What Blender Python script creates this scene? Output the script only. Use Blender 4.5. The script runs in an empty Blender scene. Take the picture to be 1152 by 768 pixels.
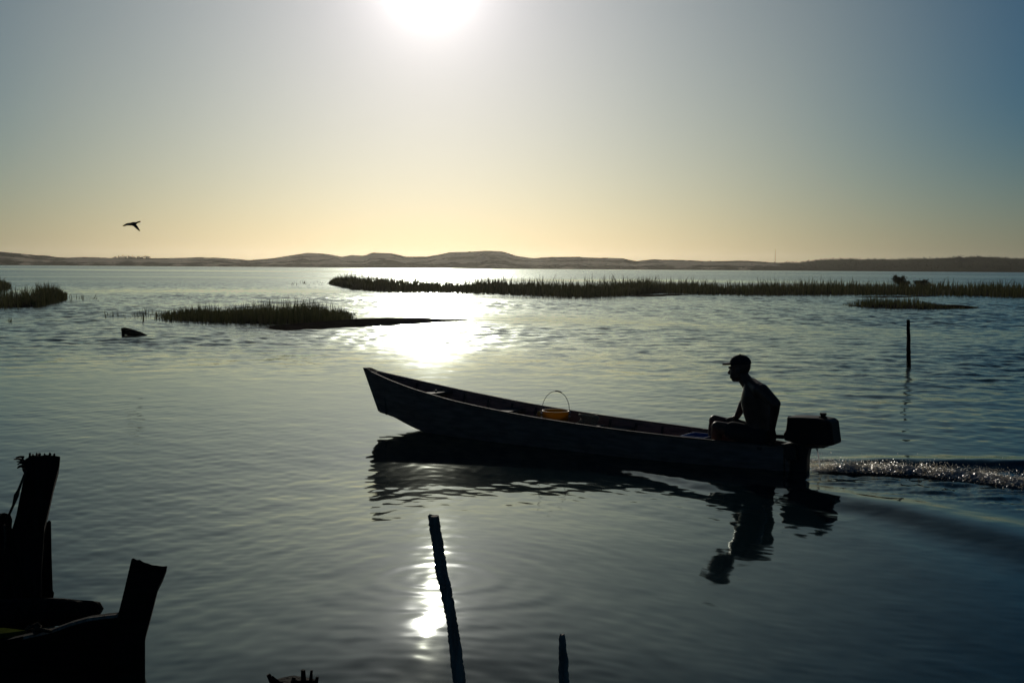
import bpy, bmesh, math, random
import numpy as np
from mathutils import Vector, Matrix, noise as mnoise

random.seed(7); rng = np.random.default_rng(11)
R = math.radians
scene = bpy.context.scene
COL = scene.collection

# ------------------------------------------------------------------ camera
H = 1.80                       # eye height above the water
F = 1300.0                     # focal length in pixels of a 1152 px wide frame
PITCH = math.atan(85.5 / F); ROLL = R(0.4)
fwd = Vector((0, math.cos(PITCH), -math.sin(PITCH)))
rt0 = Vector((1, 0, 0)); up0 = Vector((0, math.sin(PITCH), math.cos(PITCH)))
rt = rt0 * math.cos(ROLL) + up0 * math.sin(ROLL)
up = up0 * math.cos(ROLL) - rt0 * math.sin(ROLL)
EYE = Vector((0, 0, H))
cam = bpy.data.cameras.new('camera'); camo = bpy.data.objects.new('camera', cam); COL.objects.link(camo)
M = Matrix((rt, up, -fwd)).transposed().to_4x4(); M.translation = EYE
camo.matrix_world = M
cam.sensor_width = 36.0; cam.lens = F / 1152 * 36; cam.clip_start = 0.05; cam.clip_end = 20000
scene.camera = camo

def ray(px, py):
    return fwd + rt * ((px - 576) / F) + up * ((384 - py) / F)
def on(px, py, z=0.0):                       # where the sight line meets a level z
    d = ray(px, py); return EYE + d * ((z - H) / d.z)
def at(px, py, Y):                           # the point at ground distance Y
    d = ray(px, py); return EYE + d * (Y / d.y)

SUN_PX = (484, -30)
sd = ray(*SUN_PX).normalized()
SUN_EL = math.asin(sd.z); SUN_AZ = math.atan2(sd.x, sd.y)

# ------------------------------------------------------------------ helpers
def link(name, me, mat=None, parent=None):
    o = bpy.data.objects.new(name, me); COL.objects.link(o)
    if mat is not None: me.materials.append(mat)
    if parent is not None: o.parent = parent
    return o
def tag(o, label=None, cat=None, group=None, kind=None):
    if label: o['label'] = label
    if cat: o['category'] = cat
    if group: o['group'] = group
    if kind: o['kind'] = kind
    return o
def empty(name, loc, label=None, cat=None, group=None):
    o = bpy.data.objects.new(name, None); COL.objects.link(o); o.location = loc
    o.empty_display_size = .2
    return tag(o, label, cat, group)

class MB:
    """collects shapes in world coordinates; build() links them as one mesh object"""
    def __init__(s): s.bm = bmesh.new()
    def poly(s, loops, closed=True, cap=True):
        """loft through loops (lists of Vectors of one length)"""
        rows = [[s.bm.verts.new(p) for p in l] for l in loops]
        n = len(rows[0])
        for a, b in zip(rows, rows[1:]):
            for i in range(n if closed else n - 1):
                j = (i + 1) % n
                try: s.bm.faces.new((a[i], a[j], b[j], b[i]))
                except ValueError: pass
        if cap and closed:
            for r in (rows[0], rows[-1]):
                try: s.bm.faces.new(r)
                except ValueError: pass
        return rows
    def tube(s, pts, radii, n=8, cap=True, squash=1.0, seed=None, rough=0.0):
        pts = [Vector(p) for p in pts]
        if not hasattr(radii, '__len__'): radii = [radii] * len(pts)
        loops = []; prev = None
        rr = random.Random(seed)
        for i, p in enumerate(pts):
            t = (pts[min(i + 1, len(pts) - 1)] - pts[max(i - 1, 0)])
            t = t.normalized() if t.length > 1e-9 else Vector((0, 0, 1))
            if prev is None:
                a = t.cross(Vector((0, 1, 0)))
                if a.length < .1: a = t.cross(Vector((1, 0, 0)))
                a.normalize()
            else:
                a = (prev - t * prev.dot(t)).normalized()
            prev = a; b = t.cross(a)
            loops.append([p + (a * math.cos(2 * math.pi * k / n) + b * math.sin(2 * math.pi * k / n) * squash)
                          * radii[i] * (1 + rough * (rr.random() - .5)) for k in range(n)])
        return s.poly(loops, True, cap)
    def capsule(s, p, q, r0, r1, n=14, m=5, sq=None):
        """tapered rounded limb; sq = (axis, factor) flattens it along an axis"""
        p, q = Vector(p), Vector(q); t = (q - p); L = t.length
        t = t / L if L > 1e-6 else Vector((0, 0, 1))
        pts = []; rad = []
        for i in range(m + 1):
            th = math.pi / 2 * (1 - i / m); pts.append(p - t * r0 * math.sin(th)); rad.append(max(r0 * math.cos(th), 1e-4))
        for i in range(m + 1):
            th = math.pi / 2 * i / m; pts.append(q + t * r1 * math.sin(th)); rad.append(max(r1 * math.cos(th), 1e-4))
        a = t.cross(Vector((0, 1, 0.01)));  a = a.normalized() if a.length > .1 else t.cross(Vector((1, 0, 0))).normalized()
        b = t.cross(a)
        loops = [[c + (a * math.cos(2 * math.pi * k / n) + b * math.sin(2 * math.pi * k / n)) * r for k in range(n)] for c, r in zip(pts, rad)]
        if sq:
            ax, f = sq; ax = Vector(ax).normalized()
            loops = [[v - ax * (v - p).dot(ax) * (1 - f) for v in l] for l in loops]
        return s.poly(loops, True, True)
    def ball(s, c, rx, ry, rz, ax=(Vector((1, 0, 0)), Vector((0, 1, 0)), Vector((0, 0, 1))), n=16, m=10):
        c = Vector(c); loops = []
        for i in range(m + 1):
            ph = -math.pi / 2 + math.pi * i / m
            cr = max(math.cos(ph), 1e-3)
            loops.append([c + ax[0] * rx * cr * math.cos(2 * math.pi * k / n) + ax[1] * ry * cr * math.sin(2 * math.pi * k / n) + ax[2] * rz * math.sin(ph) for k in range(n)])
        return s.poly(loops, True, True)
    def box(s, c, a, b, cc):
        """box with centre c and half-axis vectors a, b, cc"""
        c = Vector(c)
        return s.poly([[c - a - b + k * cc, c + a - b + k * cc, c + a + b + k * cc, c - a + b + k * cc] for k in (-1, 1)])
    def build(s, name, mat, parent=None, smooth=False, bevel=0.0, sub=0):
        bmesh.ops.recalc_face_normals(s.bm, faces=s.bm.faces)
        if bevel:
            bmesh.ops.bevel(s.bm, geom=list(s.bm.edges), offset=bevel, segments=2, affect='EDGES', profile=.6, clamp_overlap=True)
        me = bpy.data.meshes.new(name)
        if parent is not None:
            off = parent.matrix_world.translation if parent.parent is None else None
            o_ = Vector(parent.location); q = parent.parent
            while q is not None: o_ += Vector(q.location); q = q.parent
            bmesh.ops.translate(s.bm, verts=s.bm.verts, vec=-o_)
        s.bm.to_mesh(me); s.bm.free()
        if smooth:
            for p in me.polygons: p.use_smooth = True
        return link(name, me, mat, parent)
    def remesh(s, name, mat, parent=None, voxel=.01, smooth_it=4, fac=.5):
        o = s.build(name, mat, parent, smooth=True)
        r = o.modifiers.new('r', 'REMESH'); r.mode = 'VOXEL'; r.voxel_size = voxel; r.use_smooth_shade = True
        if smooth_it:
            w = o.modifiers.new('s', 'SMOOTH'); w.iterations = smooth_it; w.factor = fac
        dg = bpy.context.evaluated_depsgraph_get()
        me = bpy.data.meshes.new_from_object(o.evaluated_get(dg)); o.modifiers.clear()
        o.data = me
        if not me.materials: me.materials.append(mat)
        for p in me.polygons: p.use_smooth = True
        return o

def new_mat(name):
    m = bpy.data.materials.new(name); m.use_nodes = True
    return m, m.node_tree.nodes, m.node_tree.links, m.node_tree.nodes['Principled BSDF']
def mat(name, c1, c2=None, rough=.6, scale=8, stretch=(1, 1, 1), bump=.0, spec=.4, metal=0, detail=6, dist=.02):
    """plain procedural material: two colours mixed by noise, with a bump of the same grain"""
    m, N, L, b = new_mat(name)
    c2 = c2 or tuple(x * .6 for x in c1)
    tc = N.new('ShaderNodeTexCoord'); mp = N.new('ShaderNodeMapping'); mp.inputs['Scale'].default_value = stretch
    nz = N.new('ShaderNodeTexNoise'); nz.inputs['Scale'].default_value = scale; nz.inputs['Detail'].default_value = detail
    rp = N.new('ShaderNodeValToRGB'); rp.color_ramp.elements[0].position = .35; rp.color_ramp.elements[1].position = .68
    rp.color_ramp.elements[0].color = (*c2, 1); rp.color_ramp.elements[1].color = (*c1, 1)
    L.new(tc.outputs['Object'], mp.inputs[0]); L.new(mp.outputs[0], nz.inputs['Vector'])
    L.new(nz.outputs['Fac'], rp.inputs[0]); L.new(rp.outputs[0], b.inputs['Base Color'])
    b.inputs['Roughness'].default_value = rough; b.inputs['Metallic'].default_value = metal
    b.inputs['Specular IOR Level'].default_value = spec
    if bump:
        bp = N.new('ShaderNodeBump'); bp.inputs['Strength'].default_value = bump; bp.inputs['Distance'].default_value = dist
        L.new(nz.outputs['Fac'], bp.inputs['Height']); L.new(bp.outputs[0], b.inputs['Normal'])
    return m

def smooth(a, b, x):
    t = np.clip((np.asarray(x, float) - a) / (b - a), 0, 1); return t * t * (3 - 2 * t)

# ------------------------------------------------------------------ world and sun
w = bpy.data.worlds.new('World'); scene.world = w; w.use_nodes = True
N, L = w.node_tree.nodes, w.node_tree.links
bg = N['Background']; bg.inputs['Strength'].default_value = 0.10
sky = N.new('ShaderNodeTexSky'); sky.sky_type = 'NISHITA'; sky.sun_disc = False
sky.sun_elevation = SUN_EL; sky.sun_rotation = SUN_AZ
sky.altitude = 0; sky.air_density = 1.0; sky.dust_density = 1.25; sky.ozone_density = 6.0
# the bright aureole of hazy air round the sun, added to the sky by the angle from the sun
tc = N.new('ShaderNodeTexCoord'); nv = N.new('ShaderNodeVectorMath'); nv.operation = 'NORMALIZE'; L.new(tc.outputs['Generated'], nv.inputs[0])
dt = N.new('ShaderNodeVectorMath'); dt.operation = 'DOT_PRODUCT'; dt.inputs[1].default_value = sd; L.new(nv.outputs[0], dt.inputs[0])
def mth(op, a_, b_=None):
    n_ = N.new('ShaderNodeMath'); n_.operation = op
    for i_, x_ in enumerate((a_, b_)):
        if x_ is None: continue
        if isinstance(x_, (int, float)): n_.inputs[i_].default_value = x_
        else: L.new(x_, n_.inputs[i_])
    return n_.outputs[0]
angd = mth('MULTIPLY', mth('ARCCOSINE', mth('MINIMUM', dt.outputs['Value'], .9999999)), 180 / math.pi)
def lobe(amp, width, power):
    return mth('MULTIPLY', mth('EXPONENT', mth('MULTIPLY', mth('POWER', mth('DIVIDE', angd, width), power), -1.0)), amp)
glow = mth('ADD', mth('ADD', lobe(42, 2.15, 1.25), lobe(7, 7.5, 1.3)), lobe(420, 1.05, 2.0))
gc = N.new('ShaderNodeVectorMath'); gc.operation = 'SCALE'; gc.inputs[0].default_value = (1.0, .91, .90); L.new(glow, gc.inputs['Scale'])
sm_ = N.new('ShaderNodeVectorMath'); sm_.operation = 'ADD'; tn = N.new('ShaderNodeVectorMath'); tn.operation = 'MULTIPLY'; tn.inputs[1].default_value = (.99, 1.0, .82); L.new(sky.outputs[0], tn.inputs[0])
mr = N.new('ShaderNodeMapRange'); mr.interpolation_type = 'SMOOTHSTEP'; mr.inputs['From Min'].default_value = 16; mr.inputs['From Max'].default_value = 34; L.new(angd, mr.inputs['Value'])
sz_ = N.new('ShaderNodeSeparateXYZ'); L.new(nv.outputs[0], sz_.inputs[0])
m5 = N.new('ShaderNodeMapRange'); m5.interpolation_type = 'SMOOTHSTEP'; m5.inputs['From Min'].default_value = .0; m5.inputs['From Max'].default_value = .15; m5.inputs['To Min'].default_value = .25; m5.inputs['To Max'].default_value = 1.0; L.new(sz_.outputs['Z'], m5.inputs['Value'])
mq = mth('MULTIPLY', mr.outputs['Result'], m5.outputs['Result'])
dk = N.new('ShaderNodeVectorMath'); dk.operation = 'MULTIPLY_ADD'; L.new(mq, dk.inputs[0]); dk.inputs[1].default_value = (-.80, -.42, -.10); dk.inputs[2].default_value = (1, 1, 1)
t2 = N.new('ShaderNodeVectorMath'); t2.operation = 'MULTIPLY'; L.new(tn.outputs[0], t2.inputs[0]); L.new(dk.outputs[0], t2.inputs[1])
ws = N.new('ShaderNodeVectorMath'); ws.operation = 'MULTIPLY_ADD'; L.new(lobe(1.0, 13.0, 2.0), ws.inputs[0]); ws.inputs[1].default_value = (-.09, -.17, -.05); ws.inputs[2].default_value = (1, 1, 1)
t3 = N.new('ShaderNodeVectorMath'); t3.operation = 'MULTIPLY'; L.new(t2.outputs[0], t3.inputs[0]); L.new(ws.outputs[0], t3.inputs[1])
sx_ = N.new('ShaderNodeSeparateXYZ'); L.new(nv.outputs[0], sx_.inputs[0])
m4 = N.new('ShaderNodeMapRange'); m4.interpolation_type = 'SMOOTHSTEP'; m4.inputs['From Min'].default_value = .235; m4.inputs['From Max'].default_value = .44; m4.inputs['To Min'].default_value = 1.0; m4.inputs['To Max'].default_value = .55
L.new(sx_.outputs['Z'], m4.inputs['Value'])
t4 = N.new('ShaderNodeVectorMath'); t4.operation = 'SCALE'; L.new(t3.outputs[0], t4.inputs[0]); L.new(m4.outputs['Result'], t4.inputs['Scale'])
L.new(t4.outputs[0], sm_.inputs[0]); L.new(gc.outputs[0], sm_.inputs[1])
L.new(sm_.outputs[0], bg.inputs['Color'])

sun = bpy.data.lights.new('sun', 'SUN'); sun.energy = 4.5; sun.angle = R(.53); sun.color = (1, .93, .8)
suno = bpy.data.objects.new('sun', sun); COL.objects.link(suno)
suno.rotation_euler = (-sd).to_track_quat('-Z', 'Y').to_euler()

# ------------------------------------------------------------------ where the boat lies
S = on(886, 527.5); B = on(410, 476)
u = (B - S); LEN = u.length; u.normalize()           # towards the bow
v = Vector((-u.y, u.x, 0)); v = v if v.y > 0 else -v  # towards the far side
Z = Vector((0, 0, 1))
def bp(px, py, off=0.0):
    """sight line through a pixel met with the upright plane along the boat, off metres beyond its middle"""
    d = ray(px, py); k = ((S + v * off - EYE).dot(v)) / d.dot(v)
    return EYE + d * k
def along(p): return (p - S).dot(u)

# ------------------------------------------------------------------ water
def ridge(X, Y, pts, amp, sig, skew=0.0):
    """low wave crest along a polyline; amp and sig are given at its points"""
    h = np.zeros_like(X); best = np.full_like(X, 1e9)
    for i in range(len(pts) - 1):
        p, q = pts[i], pts[i + 1]; t = q - p; l2 = t.x ** 2 + t.y ** 2; l = math.sqrt(l2)
        k = ((X - p.x) * t.x + (Y - p.y) * t.y) / l2
        kc = np.clip(k, 0, 1)
        dx = X - (p.x + kc * t.x); dy = Y - (p.y + kc * t.y)
        dd = np.hypot(dx, dy); sgn = np.sign(dx * -t.y + dy * t.x)
        A = amp[i] + (amp[i + 1] - amp[i]) * kc; s_ = sig[i] + (sig[i + 1] - sig[i]) * kc
        z = sgn * dd / s_; z = np.where(z > 0, z / 1.3, z)
        hh = A * (np.exp(-z * z / 2) - .35 * np.exp(-((z + 2.3) ** 2) / 2))
        m = dd < best; h = np.where(m, hh, h); best = np.minimum(best, dd)
    return h
WK_NEAR = [on(800, 540), on(905, 553), on(1020, 574), on(1152, 606), on(1400, 680)]
WK_FAR = [on(905, 517), on(1000, 519), on(1152, 524), on(1500, 536)]
WK_BOW = [on(600, 505), on(685, 524), on(796, 545), on(860, 562)]
wr = np.random.default_rng(5)
waves = []
for i in range(70):
    lam = .09 * (1.0 / .09) ** (wr.random() ** 1.25)
    th = wr.normal(R(-78), R(50))
    waves.append((lam, th, wr.random() * 6.283, .0026 * lam ** .8 * (.5 + wr.random())))
GL, ST2 = on(492, 690), on(634, 790)
HUMP_Y = np.linspace(-20, 40, 1201)
_sl = (.033 + .018 * smooth(6.5, 7.8, HUMP_Y)) * (smooth(4.2, 5.3, HUMP_Y) * (1 - smooth(9.4, 10.9, HUMP_Y))) - .04 * smooth(-4, -1, HUMP_Y) * (1 - smooth(2.6, 4.2, HUMP_Y))
HUMP_H = -np.cumsum(_sl) * (HUMP_Y[1] - HUMP_Y[0]); HUMP_H = HUMP_H - HUMP_H[-1]; HUMP_H = np.where(HUMP_Y < -1.5, 0, HUMP_H) * smooth(-3, 1, HUMP_Y)
far_waves = []
for i in range(64):
    lam = .22 * (1.15 / .22) ** wr.random(); far_waves.append((lam, wr.normal(R(-80), R(58)), wr.random() * 6.283, .019 * lam / 6.283 * (.5 + wr.random())))
def wind(X, Y):
    d = np.hypot(X, Y); b_ = X / np.maximum(d, 1)
    warp = 6 * np.sin(X * .045 + .9) + 3 * np.sin(X * .11)
    rightness = smooth(-2, 9, b_ * 25)
    amp = .05 + .70 * smooth(17 - 5 * rightness, 31 - 7 * rightness, d + .25 * warp * np.minimum(1, d / 40))
    ld = np.log(np.maximum(d, 1))
    streak = np.sin(ld * 9 + .9 * np.sin(b_ * 3 + 1) + .5 * np.sin(b_ * 11 + ld * 3)) * .5 + .5
    streak = streak ** 4 * (.55 + .45 * np.sin(b_ * 7 + ld * 5 + 1)) + .8 * (np.sin(ld * 23 + 1.2 * np.sin(b_ * 5)) * .5 + .5) ** 8 * (.4 + .4 * np.sin(b_ * 9 - ld * 4))
    amp *= 1 - .6 * np.clip(streak, 0, 1) * smooth(20, 32, d) * (1 - .4 * rightness)
    return amp * (1 + .4 * smooth(35, 120, d))
def height(X, Y):
    d = np.hypot(X, Y)
    h = np.zeros_like(X)
    fade = 1 - smooth(14, 34, d)
    for lam, th, ph, a in waves:
        k = 2 * math.pi / lam
        lim = 1 - smooth(lam * 90, lam * 160, d)
        h += a * lim * np.sin(k * (X * math.cos(th) + Y * math.sin(th)) + ph + .6 * np.sin(X * 1.3 + Y * .7 + ph * 3))
    gust = .75 + .5 * np.sin(X * .55 + 1.3 * np.sin(Y * .4)) * np.sin(Y * .38 + 2)
    h *= fade * gust * .20 * (.75 + .25 * smooth(8.5, 10.5, d)) * (1 + .7 * smooth(1, 5, X) * smooth(8, 12, d) + .9 * smooth(.6, 1.6, X) * smooth(6.8, 7.6, d) * (1 - smooth(9.2, 10.2, d)))
    wm = np.clip((wind(X, Y) - .05) / .7, 0, 1.2); ok = (d > 9) & (d < 190) & (np.abs(X) < Y * .62)
    xs, ys, ds = X[ok], Y[ok], d[ok]; hf_ = np.zeros_like(xs)
    for lam, th, ph, a in far_waves:
        k = 2 * math.pi / lam
        hf_ += a * (1 - smooth(lam * 70, lam * 130, ds)) * np.sin(k * (xs * math.cos(th) + ys * math.sin(th)) + ph + .8 * np.sin(xs * .5 + ys * .3 + ph * 2))
    h[ok] += hf_ * wm[ok] * (1 - smooth(120, 185, ds)) * (.75 + .5 * np.sin(xs * .21 + 2 * np.sin(ys * .11)) * np.sin(ys * .17 + 1))
    # hump added to the water, sloped to bring the sun glint nearer
    h += np.interp(Y, HUMP_Y, HUMP_H) * smooth(1.0, 3.0, d) * np.exp(-((X + .34) / 1.4) ** 2)
    h += ridge(X, Y, WK_NEAR, [.0, .018, .030, .036, .04], [.10, .14, .19, .24, .3])
    h += ridge(X, Y, WK_FAR, [.0, .028, .060, .07], [.10, .13, .18, .25])
    h += ridge(X, Y, WK_BOW, [0, .013, .020, .0], [.06, .09, .13, .15])
    # rings added at the glint to spread it; fainter ones by the short stake
    for cx, cy, amp_ in ((GL.x, GL.y, .95), (ST2.x, ST2.y, .35)):
        r = np.hypot(X - cx, Y - cy)
        h += amp_ * (.0007 * np.sin(2 * math.pi * r / .15 + .5) + .0009 * np.sin(2 * math.pi * r / .26)) * np.exp(-r / .75) * smooth(0, .1, r)
    # churned, rolling water astern between the two arms of the wake
    dx, dy = X - S.x, Y - S.y; al = dx * .95 - dy * .31; ac = dx * .31 + dy * .95
    m = smooth(-.5, .3, al) * (1 - smooth(.35 + .22 * np.maximum(al, 0), .7 + .32 * np.maximum(al, 0), np.abs(ac + .12 * al)))
    for lam, th, ph, a in waves[:30]:
        k = 2 * math.pi / (lam * .7); h += .9 * a * m * np.sin(k * (X * math.cos(th * 2) + Y * math.sin(th * 2)) + ph * 2)
    return h

rad = [1.5]
while rad[-1] < 4.0: rad.append(rad[-1] * 1.02)
while rad[-1] < 24: rad.append(rad[-1] * 1.0038)
while rad[-1] < 60: rad.append(rad[-1] + .10)
while rad[-1] < 170: rad.append(rad[-1] + .10 + .5 * (rad[-1] - 60) / 110)
while rad[-1] < 3000: rad.append(rad[-1] * (1.0038 + .03 * min(1, max(0, math.log(rad[-1] / 24) / 3))))
rad = np.array(rad)
ang = np.concatenate([np.linspace(-180, -50, 30)[:-1], np.linspace(-50, -27, 60)[:-1], np.linspace(-27, 27, 820), np.linspace(27, 50, 60)[1:], np.linspace(50, 180, 30)[1:-1]])
na = len(ang); nr = len(rad)
A_, R_ = np.meshgrid(np.radians(ang), rad)
X = (R_ * np.sin(A_)).ravel(); Y = (R_ * np.cos(A_)).ravel()
Zh = height(X, Y)
# centre vertex closes the sheet under the eye
co = np.empty((nr * na + 1, 3), np.float32); co[:-1, 0] = X; co[:-1, 1] = Y; co[:-1, 2] = Zh; co[-1] = (0, 0, 0)
i = np.arange(nr - 1)[:, None] * na; j = np.arange(na)[None, :]; j2 = (j + 1) % na
q = np.stack([i + j, i + na + j, i + na + j2, i + j2], -1).reshape(-1, 4)[:, ::-1]
t0 = np.stack([np.full(na, nr * na), np.arange(na), (np.arange(na) + 1) % na], -1)
me = bpy.data.meshes.new('water')
nq, nt = len(q), len(t0)
me.vertices.add(len(co)); me.vertices.foreach_set('co', co.ravel())
me.loops.add(nq * 4 + nt * 3); me.loops.foreach_set('vertex_index', np.concatenate([q.ravel(), t0[:, ::-1].ravel()]).astype(np.int32))
me.polygons.add(nq + nt)
me.polygons.foreach_set('loop_start', np.concatenate([np.arange(nq) * 4, nq * 4 + np.arange(nt) * 3]).astype(np.int32))
me.update(calc_edges=True)
me.polygons.foreach_set('use_smooth', np.ones(nq + nt, bool)); me.validate()
# wind on the water: slope of the small ripples, calm near the shore, rough outside, calm streaks
amp = wind(X, Y)
at_ = me.attributes.new('wind', 'FLOAT', 'POINT'); at_.data.foreach_set('value', np.append(amp, .1).astype(np.float32))

m, N, L, b = new_mat('lagoon water')
b.inputs['Base Color'].default_value = (.007, .011, .006, 1); b.inputs['Roughness'].default_value = .06
b.inputs['IOR'].default_value = 1.333
g = N.new('ShaderNodeNewGeometry'); a = N.new('ShaderNodeAttribute'); a.attribute_name = 'wind'
def noise_vec(scale, detail, sx=1.0, w4=None):
    mp = N.new('ShaderNodeMapping'); mp.inputs['Scale'].default_value = (sx, 1, 1); mp.inputs['Rotation'].default_value = (0, 0, R(8))
    n_ = N.new('ShaderNodeTexNoise'); n_.noise_dimensions = '2D'; n_.inputs['Scale'].default_value = scale; n_.inputs['Detail'].default_value = detail; n_.inputs['Roughness'].default_value = .55
    L.new(g.outputs['Position'], mp.inputs[0]); L.new(mp.outputs[0], n_.inputs['Vector'])
    s_ = N.new('ShaderNodeVectorMath'); s_.operation = 'SUBTRACT'; s_.inputs[1].default_value = (.5, .5, .5)
    L.new(n_.outputs['Color'], s_.inputs[0]); return s_
n1 = noise_vec(1.5, 4, .7); n2 = noise_vec(7, 3, .6)
ad = N.new('ShaderNodeVectorMath'); ad.operation = 'ADD'; L.new(n1.outputs[0], ad.inputs[0]); L.new(n2.outputs[0], ad.inputs[1])
fl = N.new('ShaderNodeVectorMath'); fl.operation = 'MULTIPLY'; fl.inputs[1].default_value = (1, 1, 0); L.new(ad.outputs[0], fl.inputs[0])
sc = N.new('ShaderNodeVectorMath'); sc.operation = 'SCALE'; L.new(fl.outputs[0], sc.inputs[0]); hf = N.new('ShaderNodeMath'); hf.operation = 'MULTIPLY'; hf.inputs[1].default_value = .50; L.new(a.outputs['Fac'], hf.inputs[0]); L.new(hf.outputs[0], sc.inputs['Scale'])
nn = N.new('ShaderNodeVectorMath'); nn.operation = 'ADD'; L.new(g.outputs['Normal'], nn.inputs[0]); L.new(sc.outputs[0], nn.inputs[1])
rm = N.new('ShaderNodeMapRange'); rm.inputs['From Min'].default_value = .05; rm.inputs['From Max'].default_value = 1.05; rm.inputs['To Min'].default_value = .05; rm.inputs['To Max'].default_value = .24
L.new(a.outputs['Fac'], rm.inputs['Value']); L.new(rm.outputs[0], b.inputs['Roughness'])
no = N.new('ShaderNodeVectorMath'); no.operation = 'NORMALIZE'; L.new(nn.outputs[0], no.inputs[0]); L.new(no.outputs[0], b.inputs['Normal'])
# turbid green lagoon water: dark body below, slightly green-tinged mirror above, weighed by the Fresnel law
fr = N.new('ShaderNodeFresnel'); fr.inputs['IOR'].default_value = 1.333; L.new(no.outputs[0], fr.inputs['Normal'])
gl = N.new('ShaderNodeBsdfGlossy'); gl.inputs['Color'].default_value = (.885, .97, .90, 1); L.new(rm.outputs[0], gl.inputs['Roughness']); L.new(no.outputs[0], gl.inputs['Normal'])
df = N.new('ShaderNodeBsdfDiffuse'); df.inputs['Color'].default_value = (.004, .018, .024, 1)
mx = N.new('ShaderNodeMixShader'); L.new(fr.outputs[0], mx.inputs[0]); L.new(df.outputs[0], mx.inputs[1]); L.new(gl.outputs[0], mx.inputs[2]); L.new(mx.outputs[0], N['Material Output'].inputs[0])
tag(link('water', me, m), kind='structure')

# ------------------------------------------------------------------ far dunes
SKYLINE = [(-600, 287), (-300, 286), (-120, 284), (-30, 283), (0, 283), (30, 286), (70, 290), (105, 289), (160, 291), (215, 290), (240, 290), (280, 293), (310, 290), (345, 284),
           (370, 286), (385, 289), (395, 287), (410, 288), (418, 284), (440, 285), (455, 289), (480, 289.5), (505, 284), (545, 282), (565, 283), (580, 288),
           (600, 290.5), (640, 289.5), (700, 291), (715, 294), (735, 292), (765, 293), (800, 294), (860, 294.5), (900, 295.5), (920, 293), (950, 292),
           (1010, 292), (1050, 291), (1100, 289), (1152, 291.5), (1230, 291), (1400, 293), (1800, 296)]
SX = np.array([p[0] for p in SKYLINE], float); SY = np.array([p[1] for p in SKYLINE], float)
D0 = 620.0
def nz1(x, s): return mnoise.noise(Vector((x * .013 + s * 17.3, s * 5.1, 0)))
cols = np.arange(-600, 1801, 4.0)
deps = np.concatenate([np.linspace(D0 - 8, D0 + 60, 16), np.linspace(D0 + 70, D0 + 330, 40)[0:], np.linspace(D0 + 345, D0 + 520, 10)])
verts = []; veg_shade = []
for px in cols:
    sy = float(np.interp(px, SX, SY))
    ctr = 298.5 + (px - 576) * math.tan(ROLL)
    Dr = D0 + 235 + 50 * nz1(px * 1.7, 1)
    hr = at(px, sy, Dr).z
    layers = [(Dr, hr, 130, 60)]
    for k, (dd, fr) in enumerate(((70, .30), (120, .5), (175, .72))):
        f_ = fr * (1 + .55 * nz1(px * 2.2, 3 + k) + .35 * nz1(px * 6.0, 9 + k))
        layers.append((D0 + dd + 22 * nz1(px * 2.5, 20 + k), max(.6, hr * f_), 42, 22))
    for D in deps:
        base = -1.0 + 2.2 * float(smooth(D0 - 6, D0 + 40, D + 14 * nz1(px * 3, 40)))
        h = base
        for Dk, hk, wf, wb in layers:
            t = (D - Dk) / (wf if D < Dk else wb)
            h = max(h, hk * math.exp(-t * t * (1.0 if D < Dk else .7)))
        P = at(px, 300, D)
        h += (.9 * mnoise.noise(Vector((P.x * .022, P.y * .03, 3))) + .5 * mnoise.noise(Vector((P.x * .06, P.y * .06, 7)))) * float(smooth(1, 4, h))
        if D > Dr - 10: h = min(h, hr)
        verts.append((P.x, P.y, h))
        low = 1 - float(smooth(1.0, 3.5, h))
        crest = float(smooth(.80, .97, h / max(hr, .5))) * (nz1(px * 3, 77) > -.1)
        shade_band = .55 * float(smooth(.05, .3, mnoise.noise(Vector((P.x * .010 + 4, D * .032, 21)))))  # long patches paint shadow bands on the dunes in the scrub colour
        veg_shade.append(min(1, .06 + .5 * crest + shade_band + .30 * low * (1 + nz1(px * 2.6, 91)) + .9 * float(smooth(850, 930, px)) + .35 * float(smooth(140, -40, px)) * (h > .6 * hr) + .25 * nz1(px * 4, 60)))
nc, nd = len(cols), len(deps)
faces = [(i * nd + j, (i + 1) * nd + j, (i + 1) * nd + j + 1, i * nd + j + 1) for i in range(nc - 1) for j in range(nd - 1)]
me = bpy.data.meshes.new('dunes'); me.from_pydata(verts, [], faces)
for p in me.polygons: p.use_smooth = True
vt = me.attributes.new('veg_shade', 'FLOAT', 'POINT'); vt.data.foreach_set('value', np.array(veg_shade, np.float32))
m, N, L, b = new_mat('dune sand and scrub')
g = N.new('ShaderNodeNewGeometry'); a = N.new('ShaderNodeAttribute'); a.attribute_name = 'veg_shade'
n_ = N.new('ShaderNodeTexNoise'); n_.inputs['Scale'].default_value = .035; n_.inputs['Detail'].default_value = 8; n_.inputs['Roughness'].default_value = .65
mp = N.new('ShaderNodeMapping'); mp.inputs['Scale'].default_value = (.6, 1.2, 2.0)
L.new(g.outputs['Position'], mp.inputs[0]); L.new(mp.outputs[0], n_.inputs['Vector'])
s_ = N.new('ShaderNodeMath'); s_.operation = 'ADD'; L.new(n_.outputs['Fac'], s_.inputs[0]); L.new(a.outputs['Fac'], s_.inputs[1])
rp = N.new('ShaderNodeValToRGB'); rp.color_ramp.elements[0].position = .70; rp.color_ramp.elements[1].position = .84
rp.color_ramp.elements[0].color = (.62, .52, .38, 1); rp.color_ramp.elements[1].color = (.045, .05, .028, 1)
L.new(s_.outputs[0], rp.inputs[0]); L.new(rp.outputs[0], b.inputs['Base Color']); b.inputs['Roughness'].default_value = 1; b.inputs['Specular IOR Level'].default_value = 0
tag(link('dunes', me, m), kind='structure')
DUNE = {}
for i_, px in enumerate(cols): DUNE[px] = verts[i_ * nd:(i_ + 1) * nd]

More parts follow.
